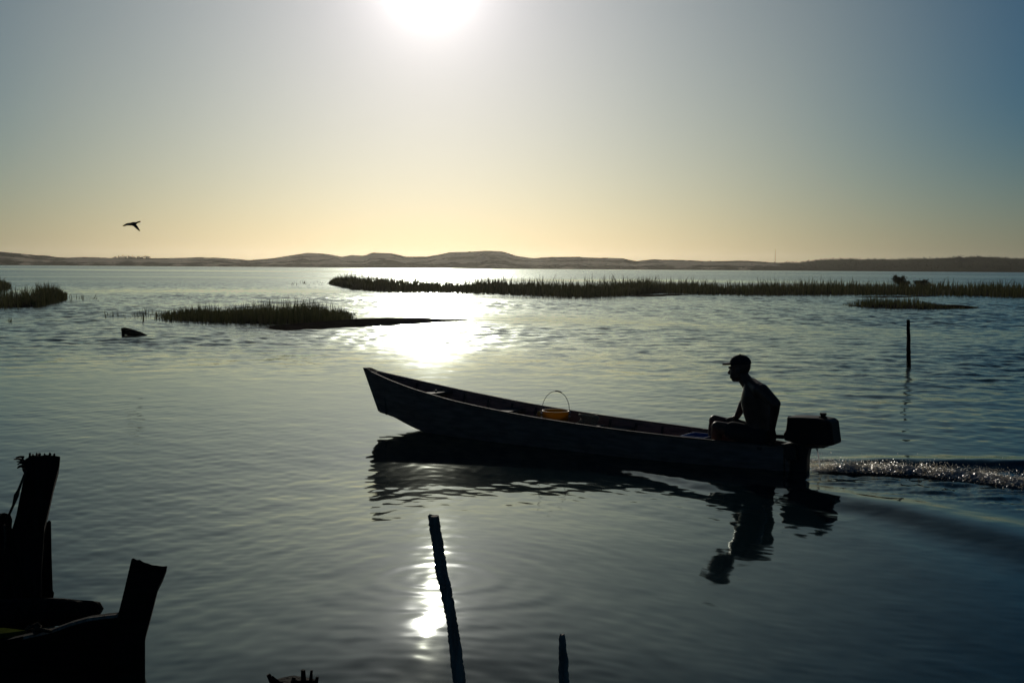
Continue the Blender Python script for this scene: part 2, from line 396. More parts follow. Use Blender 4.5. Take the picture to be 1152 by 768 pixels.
# ------------------------------------------------------------------ reeds and mud banks
MUD = mat('wet mud', (.03, .024, .02), (.016, .013, .011), rough=1.0, scale=3, bump=.4, spec=.0)
m, N, L, b = new_mat('reed blades')
oi = N.new('ShaderNodeNewGeometry'); rp = N.new('ShaderNodeValToRGB')
rp.color_ramp.elements[0].color = (.035, .045, .014, 1); rp.color_ramp.elements[1].color = (.095, .095, .034, 1)
b.inputs['Specular IOR Level'].default_value = .1; L.new(oi.outputs['Random Per Island'], rp.inputs[0]); L.new(rp.outputs[0], b.inputs['Base Color']); b.inputs['Roughness'].default_value = .7
tl = N.new('ShaderNodeBsdfTranslucent'); L.new(rp.outputs[0], tl.inputs[0]); mx = N.new('ShaderNodeMixShader'); mx.inputs[0].default_value = .32
L.new(b.outputs[0], mx.inputs[1]); L.new(tl.outputs[0], mx.inputs[2]); L.new(mx.outputs[0], N['Material Output'].inputs[0])
REED = m
def lerp_line(pts, n):
    pts = np.array([(p.x, p.y) for p in pts]); seg = np.hypot(*np.diff(pts, axis=0).T); cum = np.concatenate([[0], np.cumsum(seg)])
    s = np.linspace(0, cum[-1], n); return np.stack([np.interp(s, cum, pts[:, 0]), np.interp(s, cum, pts[:, 1])], -1)
def bank(front, back, h, name='mud_bank', n=90, m_=9):
    f = lerp_line(front, n); k = lerp_line(back, n); V = []; Fc = []
    for i in range(n):
        for j in range(m_):
            w_ = j / (m_ - 1); p = f[i] * (1 - w_) + k[i] * w_
            jit = .25 * mnoise.noise(Vector((p[0] * .9, p[1] * .9, 1)))
            e = math.sin(math.pi * i / (n - 1)) ** .4 if i not in (0, n - 1) else 0
            z = -.06 + (h + .06) * (math.sin(math.pi * w_) ** .5 if 0 < j < m_ - 1 else 0) * e * (1 + .5 * mnoise.noise(Vector((p[0] * .5, p[1] * .5, 8))))
            V.append((p[0], p[1] + jit, z))
    for i in range(n - 1):
        for j in range(m_ - 1):
            a_ = i * m_ + j; Fc.append((a_, a_ + m_, a_ + m_ + 1, a_ + 1))
    me = bpy.data.meshes.new(name); me.from_pydata(V, [], Fc)
    for p in me.polygons: p.use_smooth = True
    return tag(link(name, me, MUD), kind='structure')
def reed_mesh(items, name='reeds'):
    """items: (x, y, z, height, width)"""
    V = []; Fc = []
    for (x, y, z, h, w_) in items:
        an = random.random() * 3.14159; cx, sx = math.cos(an) * w_ / 2, math.sin(an) * w_ / 2
        la = random.random() * 6.283; ln = abs(random.gauss(0, .24)) * h
        lx, ly = math.cos(la) * ln, math.sin(la) * ln; k = len(V)
        V += [(x - cx, y - sx, z), (x + cx, y + sx, z), (x + cx * .8 + lx * .35, y + sx * .8 + ly * .35, z + h * .6), (x - cx * .8 + lx * .35, y - sx * .8 + ly * .35, z + h * .6), (x + lx, y + ly, z + h * random.uniform(.93, 1))]
        Fc += [(k, k + 1, k + 2, k + 3), (k + 3, k + 2, k + 4)]
    me = bpy.data.meshes.new(name); me.from_pydata(V, [], Fc)
    return tag(link(name, me, REED), kind='stuff')
def reed_band(front, back, count, hfun, width, z=.0, edge=.06):
    n = 200; f = lerp_line(front, n); k = lerp_line(back, n); out = []
    while len(out) < count:
        s = random.random() * (n - 1.001); w_ = random.random(); i = int(s); t = s - i
        a_ = f[i] * (1 - t) + f[i + 1] * t; c_ = k[i] * (1 - t) + k[i + 1] * t; p = a_ * (1 - w_) + c_ * w_
        u_ = s / (n - 1)
        cl = mnoise.noise(Vector((p[0] * .35, p[1] * .35, 2)))
        if cl < -.35 and random.random() < .6: continue
        if random.random() > min(1, u_ / edge + .15) or random.random() > min(1, (1 - u_) / edge + .15): continue
        h = hfun(u_) * (random.uniform(.45, .85) if random.random() < .82 else random.uniform(.8, 1.25)) * (1 + .45 * cl + .25 * mnoise.noise(Vector((p[0] * 1.7, p[1] * 1.7, 5))))
        h *= (1 + .24 * mnoise.noise(Vector((p[0] * .09, p[1] * .09, 12)))) * (.45 + .55 * min(1, u_ / edge / 1.5, (1 - u_) / edge / 1.5))
        out.append((p[0], p[1], z - .03, h, width * random.uniform(.6, 1.3)))
    return out
def px_line(*pts): return [on(*p) for p in pts]
def shifted(line, dy, dx=0): return [Vector((p.x * (1 + dy / p.y) + dx, p.y + dy, 0)) for p in line]

# left edge island
fa = px_line((-160, 348), (-60, 347.5), (0, 347), (40, 346), (62, 341), (76, 337)); ba = shifted(fa, 9)
bank(fa, ba, .10)
la = reed_band(fa, ba, 5200, lambda s: .80 - .35 * s ** 3, .035, edge=.16)
tag(reed_mesh(la), 'dense green reeds on the mud bank at the left edge of the lagoon', 'reeds')
fa2 = px_line((-200, 329), (-60, 328), (0, 327), (13, 325.5)); ba2 = shifted(fa2, 14)
bank(fa2, ba2, .1)
tag(reed_mesh(reed_band(fa2, ba2, 2200, lambda s: 1.0 - .35 * s, .05, edge=.16)), 'farther reeds rising behind the bank at the left edge', 'reeds')
st = []
for k in range(30):
    p = on(random.uniform(74, 112), random.uniform(335, 340)); st.append((p.x, p.y, -.05, random.uniform(.12, .35), .03))
for k in range(7):
    p = on(random.gauss(11, 2), 361 + random.random()); st.append((p.x, p.y, -.05, random.uniform(.1, .25), .02))
for k in range(60):
    p = on(random.uniform(118, 178), random.uniform(352, 358)); st.append((p.x, p.y, -.05, random.uniform(.06, .25) * (1.6 if abs(p.x / p.y + .318) < .004 else 1), .025))
for k in range(4):
    p = on(random.gauss(162, 1), 361); st.append((p.x, p.y, -.05, random.uniform(.3, .5), .025))
for k in range(60):
    p = on(random.uniform(322, 372), random.uniform(318, 320.5)); st.append((p.x, p.y, -.05, random.uniform(.1, .3), .05))
for k in range(10):
    p = on(random.gauss(853, 3), 332.5); st.append((p.x, p.y, -.05, random.uniform(.1, .25), .04))
tag(reed_mesh(st), 'sparse single reed stalks standing in open shallow water', 'reeds')
# middle island with its long mud spit
fb = px_line((174, 361), (230, 363), (290, 365), (335, 366), (380, 362.5), (402, 360)); bb = shifted(fb, 5.5)
bank(fb, bb, .06)
def hb(s): return np.interp(s, [0, .25, .5, .62, .75, 1], [.42, .55, .64, .70, .52, .2])
tag(reed_mesh(reed_band(fb, bb, 5200, hb, .026, edge=.13)), 'upright dark reeds on the island left of the sun glitter', 'reeds')
fs = px_line((291, 371.8), (330, 372), (400, 368.5), (455, 365), (490, 362.7), (530, 360.6)); bs = px_line((296, 365), (335, 364), (400, 362.5), (455, 361), (490, 360), (530, 359.2))
bank(fs, bs, .13)
# long island
fc = px_line((370, 320), (400, 326), (440, 329), (520, 330), (570, 331.5), (600, 333), (650, 335), (700, 333.5), (735, 330), (790, 331.5), (860, 332.5), (960, 332), (1060, 333), (1152, 335), (1300, 337), (1500, 338))
bc = shifted(fc, 26)
bank(fc, bc, .12, n=220)
def hc(s): return np.interp(s, [0, .04, .15, .22, .3, .36, .45, .6, 1], [.5, .75, .75, .68, .80, .62, .66, .62, .7])
_hc = hc
def hc(s): return float(np.interp(s, [0, .10, .2], [.75, .95, 1.4])) * _hc(s)
lc = reed_band(fc, [f_ * .4 + b_ * .6 for f_, b_ in zip(fc, bc)], 26000, hc, .055, edge=.045)
tag(reed_mesh(lc), 'long belt of green reeds across the middle of the lagoon', 'reeds')
fe = px_line((690, 335), (730, 334.4), (785, 331.6)); be = px_line((690, 331), (730, 331.5), (785, 331)); bank(fe, be, .05)
fe = px_line((955, 334.6), (1000, 335.2), (1062, 333.2)); be = px_line((955, 333.6), (1000, 333), (1062, 332.6)); bank(fe, be, .05)
# islet at right
fd = px_line((948, 344.5), (990, 347), (1040, 348.6), (1080, 348), (1103, 346.4)); bd = px_line((952, 342), (990, 343), (1040, 344), (1080, 345), (1103, 345.6))
bank(fd, bd, .12)
def hd(s): return np.interp(s, [0, .2, .5, .62, .75, 1], [.40, .42, .40, .2, .08, .05])
tag(reed_mesh(reed_band(fd, bd, 1500, hd, .03, z=.06, edge=.14)), 'short reeds on the small islet near the thin stake', 'reeds')

# ------------------------------------------------------------------ shrubs on the long island
LEAF = mat('shrub leaves', (.06, .065, .025), (.03, .036, .014), rough=1, scale=20, spec=0)
BARK = mat('bark', (.08, .06, .045), rough=.9, scale=30)
def shrub(px, py, w_, h, nl, label):
    base = on(px, py); base.z = .08
    e = empty('shrub', base, label, 'shrub')
    t = MB(); tips = []
    for k in range(9):
        a_ = random.random() * 6.283; r_ = random.random() ** .5 * w_ * .42
        tip = base + Vector((math.cos(a_) * r_, math.sin(a_) * r_, h * random.uniform(.2, .98) * (1 - .35 * (r_ / w_ / .42) ** 2)))
        mid = base.lerp(tip, .5) + Vector((0, 0, .08)); t.tube([base, mid, tip], [.022, .014, .006], 5); tips += [tip, mid.lerp(tip, .5)]
    t.build('trunk', BARK, e)
    c = MB()
    for k in range(nl):
        q_ = random.choice(tips) + Vector((random.gauss(0, .09), random.gauss(0, .09), random.gauss(0, .07))) * w_
        if q_.z < base.z + .08: continue
        a_ = Vector((random.gauss(0, 1), random.gauss(0, 1), random.gauss(0, 1))).normalized(); b_ = a_.orthogonal().normalized()
        l_ = random.uniform(.045, .10); vs = [c.bm.verts.new(q_ + a_ * l_), c.bm.verts.new(q_ + b_ * l_ * .5), c.bm.verts.new(q_ - a_ * l_), c.bm.verts.new(q_ - b_ * l_ * .5)]
        c.bm.faces.new(vs)
    c.build('crown', LEAF, e)
shrub(1013, 326, 1.35, 1.35, 2800, 'rounded dark shrub rising highest above the long reed belt')
shrub(1038, 326, 1.3, .95, 1700, 'lower loose shrub right of the rounded shrub on the reed belt')

# distant mast on the dunes
px0 = 872.0
Pm = at(px0, 294.5, D0 + 240); t = MB(); Pm.z = 0
ptop = at(px0, 280.5, D0 + 240)
t.tube([Pm, Vector((Pm.x, Pm.y, ptop.z))], [.22, .10], 6); 
tag(t.build('mast', mat('mast steel', (.2, .2, .2), rough=.5, metal=.5)), 'thin distant mast standing up from the far dunes', 'mast')

# dune scrub
sv = []
def scrub(n, lo, hi, hs, ridge_only=True):
    for k in range(n):
        px = random.uniform(lo, hi); c_ = float(cols[np.argmin(abs(cols - px))]); col = DUNE[c_]
        zs = [p[2] for p in col]; j = int(np.argmax(zs)) if ridge_only else random.randint(8, int(np.argmax(zs)))
        p = col[j]
        sv.append((p[0] + random.uniform(-1, 1), p[1] + random.uniform(-3, 3), p[2] - .3, hs * random.uniform(.4, 1.1)))
scrub(60, 128, 168, 2.2); scrub(420, 880, 1500, 1.5); scrub(1500, 900, 1500, 1.6, False); scrub(500, -200, 900, 1.0, False)
V = []; Fc = []
for (x, y, z, h) in sv:
    for q_ in range(14):
        k = len(V); ox, oy, oz = random.gauss(0, h * .45), random.gauss(0, h * .45), abs(random.gauss(h * .35, h * .3)); l_ = h * .3
        for c_ in range(3): V.append((x + ox + random.uniform(-l_, l_), y + oy + random.uniform(-l_, l_), z + oz + random.uniform(-l_, l_)))
        Fc.append((k, k + 1, k + 2))
me = bpy.data.meshes.new('dune_scrub'); me.from_pydata(V, [], Fc)
tag(link('dune_scrub', me, LEAF), 'dark low scrub scattered over the far dunes', 'scrub', kind='stuff')

# ------------------------------------------------------------------ the boat
PAINT = mat('dark painted planks', (.36, .205, .16), (.20, .115, .09), rough=.55, scale=5, stretch=(1, 1, 6), bump=.25, spec=.1)
INSIDE = mat('bare inner planks', (.10, .075, .055), (.045, .034, .027), rough=.7, scale=6, stretch=(1, 1, 5), bump=.3)
RAIL = mat('worn rail timber', (.075, .06, .05), (.04, .032, .027), rough=.75, scale=14, bump=.3)
NEAR_G = [(413, 416.5), (440, 428), (470, 440), (500, 449), (520, 453.5), (560, 462), (600, 469.5), (645, 477), (690, 483), (740, 489.5), (790, 494.5), (840, 499), (884, 503.5)]
tt = [0, .05, .1, .2, .3, .5, .7, .82, .9, .955, 1.0]
wgv = [.11, .17, .235, .305, .335, .34, .31, .235, .15, .07, .008]
wbv = [.085, .13, .185, .25, .27, .26, .20, .13, .07, .025, .004]
def wg(t): return float(np.interp(t, tt, wgv))
def wb(t): return float(np.interp(t, tt, wbv))
tz = []
for px, py in NEAR_G:
    t = .5
    for _ in range(8):
        P = bp(px, py, -wg(min(1, max(0, t)))); t = along(P) / LEN
    tz.append((t, P.z))
tz.sort(); TZ = np.array(tz)
pol = np.polyfit(TZ[:, 0], TZ[:, 1], 4)
def zg(t): return float(np.polyval(pol, t))
ZTIP = bp(410.5, 414, 0).z
def zb(t): return float(np.interp(t, [0, .5, .7, .79, .9, 1.0], [-.12, -.10, -.06, -.012, .075, .155]))
def rake(t): return -.045 * float(smooth(.8, 1.0, t))   # the foot of the stem stands back from its head
boat = empty('motor_boat', S + u * LEN * .5, 'long narrow dark wooden motor boat under way with raised pointed bow', 'boat')
ns = 44; loops_o = []; loops_i = []; th = .022
gun = {-1: [], 1: []}
floor_l = []
hull = MB()
full = []
for k in range(ns):
    t = k / (ns - 1); t = 1 - (1 - t) ** 1.15
    g_, b_ = wg(t), wb(t)
    top = S + u * LEN * t; bot = S + u * LEN * (t + rake(t))
    zt, zo = zg(t) if t < .985 else ZTIP - .004, zb(t)
    if t >= .985: zt = ZTIP - .004
    gi, bi = max(.003, g_ - th), max(.002, b_ - th)
    zi = max(zo + .03, min(.035, zt - .1))
    prof = []
    for s_ in (-1, 1):
        side = [(top + v * s_ * g_ + Z * zt), ((top * .5 + bot * .5) + v * s_ * (g_ * .53 + b_ * .47 + .012 * min(1, g_ * 8)) + Z * (zt * .5 + zo * .5)), (bot + v * s_ * b_ + Z * zo)]
        inn = [(bot + v * s_ * bi + Z * zi), (top + v * s_ * gi + Z * zt)]
        prof.append((side, inn))
    (sa, ia), (sb, ib) = prof
    loop = [ia[1], sa[0], sa[1], sa[2], bot + Z * (zo - .012), sb[2], sb[1], sb[0], ib[1], ib[0], bot + Z * zi, ia[0]]
    full.append(loop)
    for s_ in (-1, 1): gun[s_].append(top + v * s_ * (g_ + .004) + Z * (zt + .006))
hull.poly(full)
hull_o = hull.build('hull', PAINT, boat)
for s_ in (-1, 1):
    r_ = MB(); lp = []
    for p in gun[s_]:
        o_ = v * .011; q_ = Z * .005
        lp.append([p - o_ - q_, p + o_ - q_, p + o_ + q_, p - o_ + q_])
    r_.poly(lp); r_.build('gunwale', RAIL, boat)
# inner ribs
for t in np.linspace(.1, .93, 15):
    for s_ in (-1, 1):
        rb = MB()
        g_, b_ = wg(t) - th, wb(t) - th; c = S + u * LEN * t
        rb.tube([c + v * s_ * (b_ - .004) + Z * (max(zb(t) + .03, .03)), c + v * s_ * (g_ - .008) + Z * (zg(t) - .02)], .014, 4)
        rb.build('rib', INSIDE, boat)
# floor boards
fl = MB(); lp = []
for t in np.linspace(.02, .86, 20):
    c = S + u * LEN * t; w_ = max(.02, (wg(t) * .25 + wb(t) * .75) - th - .004); z_ = max(zb(t) + .045, .045)
    lp.append([c - v * w_ + Z * z_, c + v * w_ + Z * z_, c + v * w_ + Z * (z_ + .018), c - v * w_ + Z * (z_ + .018)])
fl.poly(lp); fl.build('floor_boards', INSIDE, boat)
# thwarts
def thwart(t, drop, half):
    m_ = MB(); c = S + u * LEN * t; z_ = zg(t) - drop; w_ = wg(t) - th - .004
    m_.box(c + Z * z_, u * half, v * w_, Z * .014); m_.build('thwart', RAIL, boat)
TSEAT = along(bp(848, 495)) / LEN
thwart(TSEAT, .035, .14); thwart(.62, .07, .10); thwart(.36, .08, .10); thwart(along(bp(489, 445)) / LEN, .04, .07)
pb = MB(); c = bp(490.5, 444, .05); pb.tube([c - Z * .15, c + Z * .055], .012, 6); pb.build('bow_cleat', INSIDE, boat)
# stem head, small foredeck
sm = MB(); tips = S + u * LEN * 1.0
foot = S + u * LEN * (1 + rake(1)); 
sm.poly([[foot + Z * zb(1) + u * .012 + v * .012 * a_ + u * b_ for a_, b_ in ((-1, 0), (1, 0), (1, -.05), (-1, -.05))],
         [tips + Z * (ZTIP + .004) + u * .012 + v * .014 * a_ + u * b_ for a_, b_ in ((-1, 0), (1, 0), (1, -.06), (-1, -.06))]])
sm.build('stem', PAINT, boat, bevel=.004)
# transom with motor board
tr = MB(); tr.poly([[S - u * .012 + Z * a_ + v * b_ - u * c_ for a_, b_ in ((zb(0), -wb(0)), (zb(0), wb(0)), (zg(0), wg(0)), (zg(0), -wg(0)))] for c_ in (0, .03)])
tr.build('transom', PAINT, boat, bevel=.004)

# ------------------------------------------------------------------ outboard motor (part of the boat)
COWL = mat('black cowl', (.008, .008, .009), (.005, .005, .005), rough=.6, scale=4, spec=.2)
METAL = mat('dark motor casting', (.02, .02, .021), (.012, .012, .012), rough=.4, scale=10, metal=.3)
RUB = mat('black rubber', (.014, .014, .014), rough=.7, scale=20)
mot = bpy.data.objects.new('outboard_motor', None); COL.objects.link(mot); mot.parent = boat
mot.location = S - u * .1 - boat.location; mot.empty_display_size = .2
def mprof(pts, w0, w1, name, mt, bev=.012):
    """side outline in the boat's middle plane given width across the boat"""
    m_ = MB()
    c_ = [bp(*p) for p in pts]; mid = sum((p for p in c_), Vector()) / len(c_)
    m_.poly([[mid + (p - mid) * k + v * w_ for p in c_] for w_, k in ((-w0, .9), (-w1, 1.0), (w1, 1.0), (w0, .9))])
    return m_.build(name, mt, mot, bevel=bev)
mprof([(890, 467.8), (906, 468), (922, 468.8), (935, 471), (939.6, 474), (941, 486), (942.5, 496.5), (942, 499), (938, 500), (913, 500), (902, 498), (887, 493.6), (886, 486), (888.5, 482), (889.6, 475)], .125, .10, 'cowl', COWL, .014)
mprof([(893, 497), (905, 499.5), (930, 501), (930, 503), (912, 503.5), (893, 502)], .07, .065, 'lower_pan', METAL, .004)
mprof([(890, 500), (913, 500.5), (911.5, 505), (909.5, 515), (909, 545), (888, 545), (888, 515)], .045, .04, 'drive_leg', METAL, .004)
mprof([(883.5, 498), (892, 497), (899, 500), (900, 516), (890, 517), (883, 505)], .11, .10, 'clamp_bracket', METAL, .004)
mprof([(887.5, 467.5), (890.5, 468.5), (891.5, 474), (887, 474.5)], .03, .028, 'cowl_latch', METAL, .002)
f_ = MB(); c = bp(926, 469); k = .0078
f_.tube([c - Z * .03, c + Z * .006, c + Z * .007, c + Z * .02, c + Z * .021, c + Z * .036], [.036, .036, .024, .024, .032, .029], 12); f_.build('fuel_cap', COWL, mot)
ti = MB(); ti.tube([bp(895, 491.5), bp(885, 491.3)], .014, 8); ti.build('tiller', METAL, mot)
ti = MB(); ti.tube([bp(886, 491.3), bp(884, 491.3), bp(868, 490.6), bp(866, 490.5)], [.014, .019, .019, .015], 10); ti.build('tiller_grip', RUB, mot)

# cooling water
cw = MB(); p0 = bp(918.5, 503, -.02)
pts = [p0 - u * (.035 * s ** .6) - Z * (.17 * s) for s in np.linspace(0, 1, 9)]
pts = [p + Vector((random.gauss(0, .003), 0, 0)) for p in pts]
cw.tube(pts, [.0065, .007, .005, .008, .005, .008, .006, .009, .007], 6)
for k in range(8): 
    p = random.choice(pts) + Vector((random.gauss(0, .012), random.gauss(0, .012), random.gauss(0, .02))); cw.ball(p, .004, .004, .005, n=6, m=4)
m, N, L, b = new_mat('clear running water'); b.inputs['Base Color'].default_value = (.9, .95, 1, 1); b.inputs['Roughness'].default_value = .05; b.inputs['Transmission Weight'].default_value = .3; b.inputs['Roughness'].default_value = .2
tl = N.new('ShaderNodeBsdfTranslucent'); tl.inputs[0].default_value = (.95, .95, .92, 1); mx = N.new('ShaderNodeMixShader'); mx.inputs[0].default_value = .6
L.new(b.outputs[0], mx.inputs[1]); L.new(tl.outputs[0], mx.inputs[2]); L.new(mx.outputs[0], N['Material Output'].inputs[0])
JET = m
tag(cw.build('cooling_water_stream', JET, smooth=True), 'thin stream of cooling water falling from the outboard motor', 'water stream', kind='stuff')

# ------------------------------------------------------------------ propeller wash
W0 = [on(912, 529), on(960, 530), on(1030, 532), on(1095, 538), on(1152, 545), on(1260, 556), on(1420, 574)]
cl = lerp_line(W0, 420); V = []; Fc = []; na2 = 70
tg = np.gradient(cl, axis=0); tg /= np.linalg.norm(tg, axis=1)[:, None]; nrm = np.stack([-tg[:, 1], tg[:, 0]], -1)
foam = []
for i in range(420):
    s = i / 419; w_ = .12 + .30 * s ** .7; A = .06 * min(1, s * 18) * (1 - .45 * s)
    for j in range(na2):
        c_ = (j / (na2 - 1) * 2 - 1); p = cl[i] + nrm[i] * c_ * w_
        env = max(0, 1 - c_ * c_) ** 1.3
        nv = Vector((p[0] * 9, p[1] * 9, 0)); n_ = 1 - abs(mnoise.noise(nv)) * 2; n2_ = 1 - abs(mnoise.noise(nv * 2.7 + Vector((9, 2, 1)))) * 2; n3_ = mnoise.noise(nv * 6)
        edge = mnoise.noise(Vector((p[0] * 5, p[1] * 5, 4))) * .5
        z = -.012 + env * (A * (.35 + .5 * n_ + .3 * n2_ + .18 * n3_) + .012)
        if abs(c_) > .8 + edge * .3: z -= .02
        V.append((p[0], p[1], z)); foam.append(env * (.35 + .45 * n2_ + .3 * n_) * (1 - .45 * s))
for i in range(419):
    for j in range(na2 - 1):
        a_ = i * na2 + j; Fc.append((a_, a_ + na2, a_ + na2 + 1, a_ + 1))
nb = len(V)
nf0 = len(Fc)
k = 0
while k < 15000:
    s = random.random() ** 1.15; i = int(s * 419); p = cl[i] + nrm[i] * random.gauss(0, .07 + .13 * s); r_ = random.uniform(.0014, .0056) * (1 - .25 * s)
    if mnoise.noise(Vector((p[0] * 4.5, p[1] * 7, 6))) + .5 * mnoise.noise(Vector((p[0] * 14, p[1] * 14, 2))) < random.gauss(.0, .16): continue
    k += 1
    z = abs(random.gauss(.008, .030 if random.random() < .85 else .055)) * (1 - .5 * s) + .022; b0 = len(V)
    c = Vector((p[0], p[1], z)); a_ = Vector((random.gauss(0, 1), random.gauss(0, 1), random.gauss(0, 1))).normalized() * r_; b_ = a_.orthogonal().normalized() * r_ * random.uniform(.5, 1)
    V += [tuple(c + a_), tuple(c + b_), tuple(c - a_), tuple(c - b_)]; Fc.append((b0, b0 + 1, b0 + 2, b0 + 3)); foam += [1.0] * 4
me = bpy.data.meshes.new('propeller_wash'); me.from_pydata(V, [], Fc)
for p in me.polygons: p.use_smooth = True
fa_ = me.attributes.new('foam', 'FLOAT', 'POINT'); fa_.data.foreach_set('value', np.array(foam, np.float32))
m, N, L, b = new_mat('churned water')
b.inputs['Base Color'].default_value = (.012, .017, .015, 1); b.inputs['Roughness'].default_value = .09; b.inputs['IOR'].default_value = 1.333
a = N.new('ShaderNodeAttribute'); a.attribute_name = 'foam'; g = N.new('ShaderNodeNewGeometry')
n_ = N.new('ShaderNodeTexNoise'); n_.inputs['Scale'].default_value = 60; n_.inputs['Detail'].default_value = 3; L.new(g.outputs['Position'], n_.inputs['Vector'])
mu = N.new('ShaderNodeMath'); mu.operation = 'MULTIPLY'; L.new(a.outputs['Fac'], mu.inputs[0]); L.new(n_.outputs['Fac'], mu.inputs[1])
rp = N.new('ShaderNodeValToRGB'); rp.color_ramp.elements[0].position = .13; rp.color_ramp.elements[1].position = .30
rp.color_ramp.elements[0].color = (0, 0, 0, 1); rp.color_ramp.elements[1].color = (1, 1, 1, 1)
L.new(mu.outputs[0], rp.inputs[0]); fm = N.new('ShaderNodeBsdfDiffuse'); fm.inputs[0].default_value = (.85, .82, .74, 1); tl = N.new('ShaderNodeBsdfTranslucent'); tl.inputs[0].default_value = (.9, .85, .74, 1)
m1 = N.new('ShaderNodeMixShader'); m1.inputs[0].default_value = .65; L.new(fm.outputs[0], m1.inputs[1]); L.new(tl.outputs[0], m1.inputs[2])
gl = N.new('ShaderNodeBsdfGlossy'); gl.inputs['Roughness'].default_value = .28; m3 = N.new('ShaderNodeMixShader'); m3.inputs[0].default_value = .25; L.new(m1.outputs[0], m3.inputs[1]); L.new(gl.outputs[0], m3.inputs[2])
m2 = N.new('ShaderNodeMixShader'); L.new(rp.outputs[0], m2.inputs[0]); L.new(b.outputs[0], m2.inputs[1]); L.new(m3.outputs[0], m2.inputs[2]); L.new(m2.outputs[0], N['Material Output'].inputs[0])
b.inputs['Roughness'].default_value = .2
wash_o = link('propeller_wash', me, m)
m, N, L, b = new_mat('spray flecks')
tl = N.new('ShaderNodeBsdfTranslucent'); tl.inputs[0].default_value = (.96, .87, .68, 1); gl = N.new('ShaderNodeBsdfGlossy'); gl.inputs['Roughness'].default_value = .3; mx = N.new('ShaderNodeMixShader'); mx.inputs[0].default_value = .3
L.new(tl.outputs[0], mx.inputs[1]); L.new(gl.outputs[0], mx.inputs[2]); L.new(mx.outputs[0], N['Material Output'].inputs[0])
me.materials.append(m)
for p in me.polygons[nf0:]: p.material_index = 1; p.use_smooth = False
tag(wash_o, 'sparkling churned foam trailing behind the motor boat', 'wake foam', kind='stuff')

# ------------------------------------------------------------------ the man
SKIN = mat('tanned skin', (.16, .075, .05), (.11, .052, .034), rough=.45, scale=12, spec=.25)
CLOTH = mat('dark shorts', (.022, .022, .026), (.014, .014, .016), rough=.9, scale=60)
CAPM = mat('dark cap', (.02, .02, .024), (.012, .012, .014), rough=.85, scale=60)
def J(px, py, off=0): return bp(px, py, off)
hip = J(855, 489, 0); person = empty('person', Vector((hip.x, hip.y, zg(TSEAT))), 'person in a peaked cap and dark shorts sitting in the stern holding the tiller', 'person')
pb = MB(); cap = pb.capsule
HP, SQ = u, v
# torso, as overlapping rounded slabs wide across the boat
rows = []
for px_, py_, dp, wd in ((856, 497, .09, .150), (855.5, 492, .108, .168), (854.5, 484, .108, .155), (854, 475, .110, .148), (853, 466, .126, .158), (852, 457, .136, .172), (851.5, 450, .138, .182), (851.5, 443.5, .126, .186), (850.5, 437.5, .104, .172), (848.2, 432.5, .080, .125), (844, 428.8, .066, .076), (839, 427.5, .055, .058), (835, 423, .052, .054)):
    c_ = J(px_, py_); rows.append([c_ + u * dp * math.cos(a_) * (1 if math.cos(a_) > 0 else .92) + v * wd * math.sin(a_) for a_ in np.linspace(0, 2 * math.pi, 25)[:-1]])
pb.poly(rows)
cap(J(845, 436), J(836, 424), .064, .058)
for o_ in (-1, 1): cap(J(846, 431.5, o_ * .045), J(854.5, 438.5, o_ * .165), .055, .066)   # shoulders
# head
HC = J(832, 413.5); hx = (u + Z * -.06).normalized(); hz = hx.cross(v).normalized(); hz = hz if hz.z > 0 else -hz
def hd_(a_, o_, z_): return HC + hx * a_ + v * o_ + hz * z_
pb.ball(hd_(-.012, 0, .022), .094, .074, .098, (hx, v, hz), 20, 14)       # skull
pb.ball(hd_(.028, 0, -.045), .062, .058, .085, (hx, v, hz), 18, 12)       # face
pb.ball(hd_(.055, 0, -.105), .026, .030, .024, (hx, v, hz), 12, 8)        # chin
cap(hd_(-.02, -.052, -.07), hd_(.045, -.022, -.107), .020, .018); cap(hd_(-.02, .052, -.07), hd_(.045, .022, -.107), .020, .018)   # jaw
cap(hd_(.084, 0, -.012), hd_(.104, 0, -.046), .010, .015); cap(hd_(.098, -.012, -.05), hd_(.098, .012, -.05), .010, .010)      # nose
cap(hd_(.084, -.018, -.078), hd_(.084, .018, -.078), .009, .009); cap(hd_(.081, -.016, -.090), hd_(.081, .016, -.090), .009, .009)  # lips
cap(hd_(.080, -.042, .004), hd_(.086, .0, .0), .012, .011); cap(hd_(.080, .042, .004), hd_(.086, .0, .0), .012, .011)   # brow
for s_ in (-1, 1):
    pb.ball(hd_(-.012, s_ * .077, -.028), .024, .010, .034, (hx, v, hz), 12, 8)   # ears
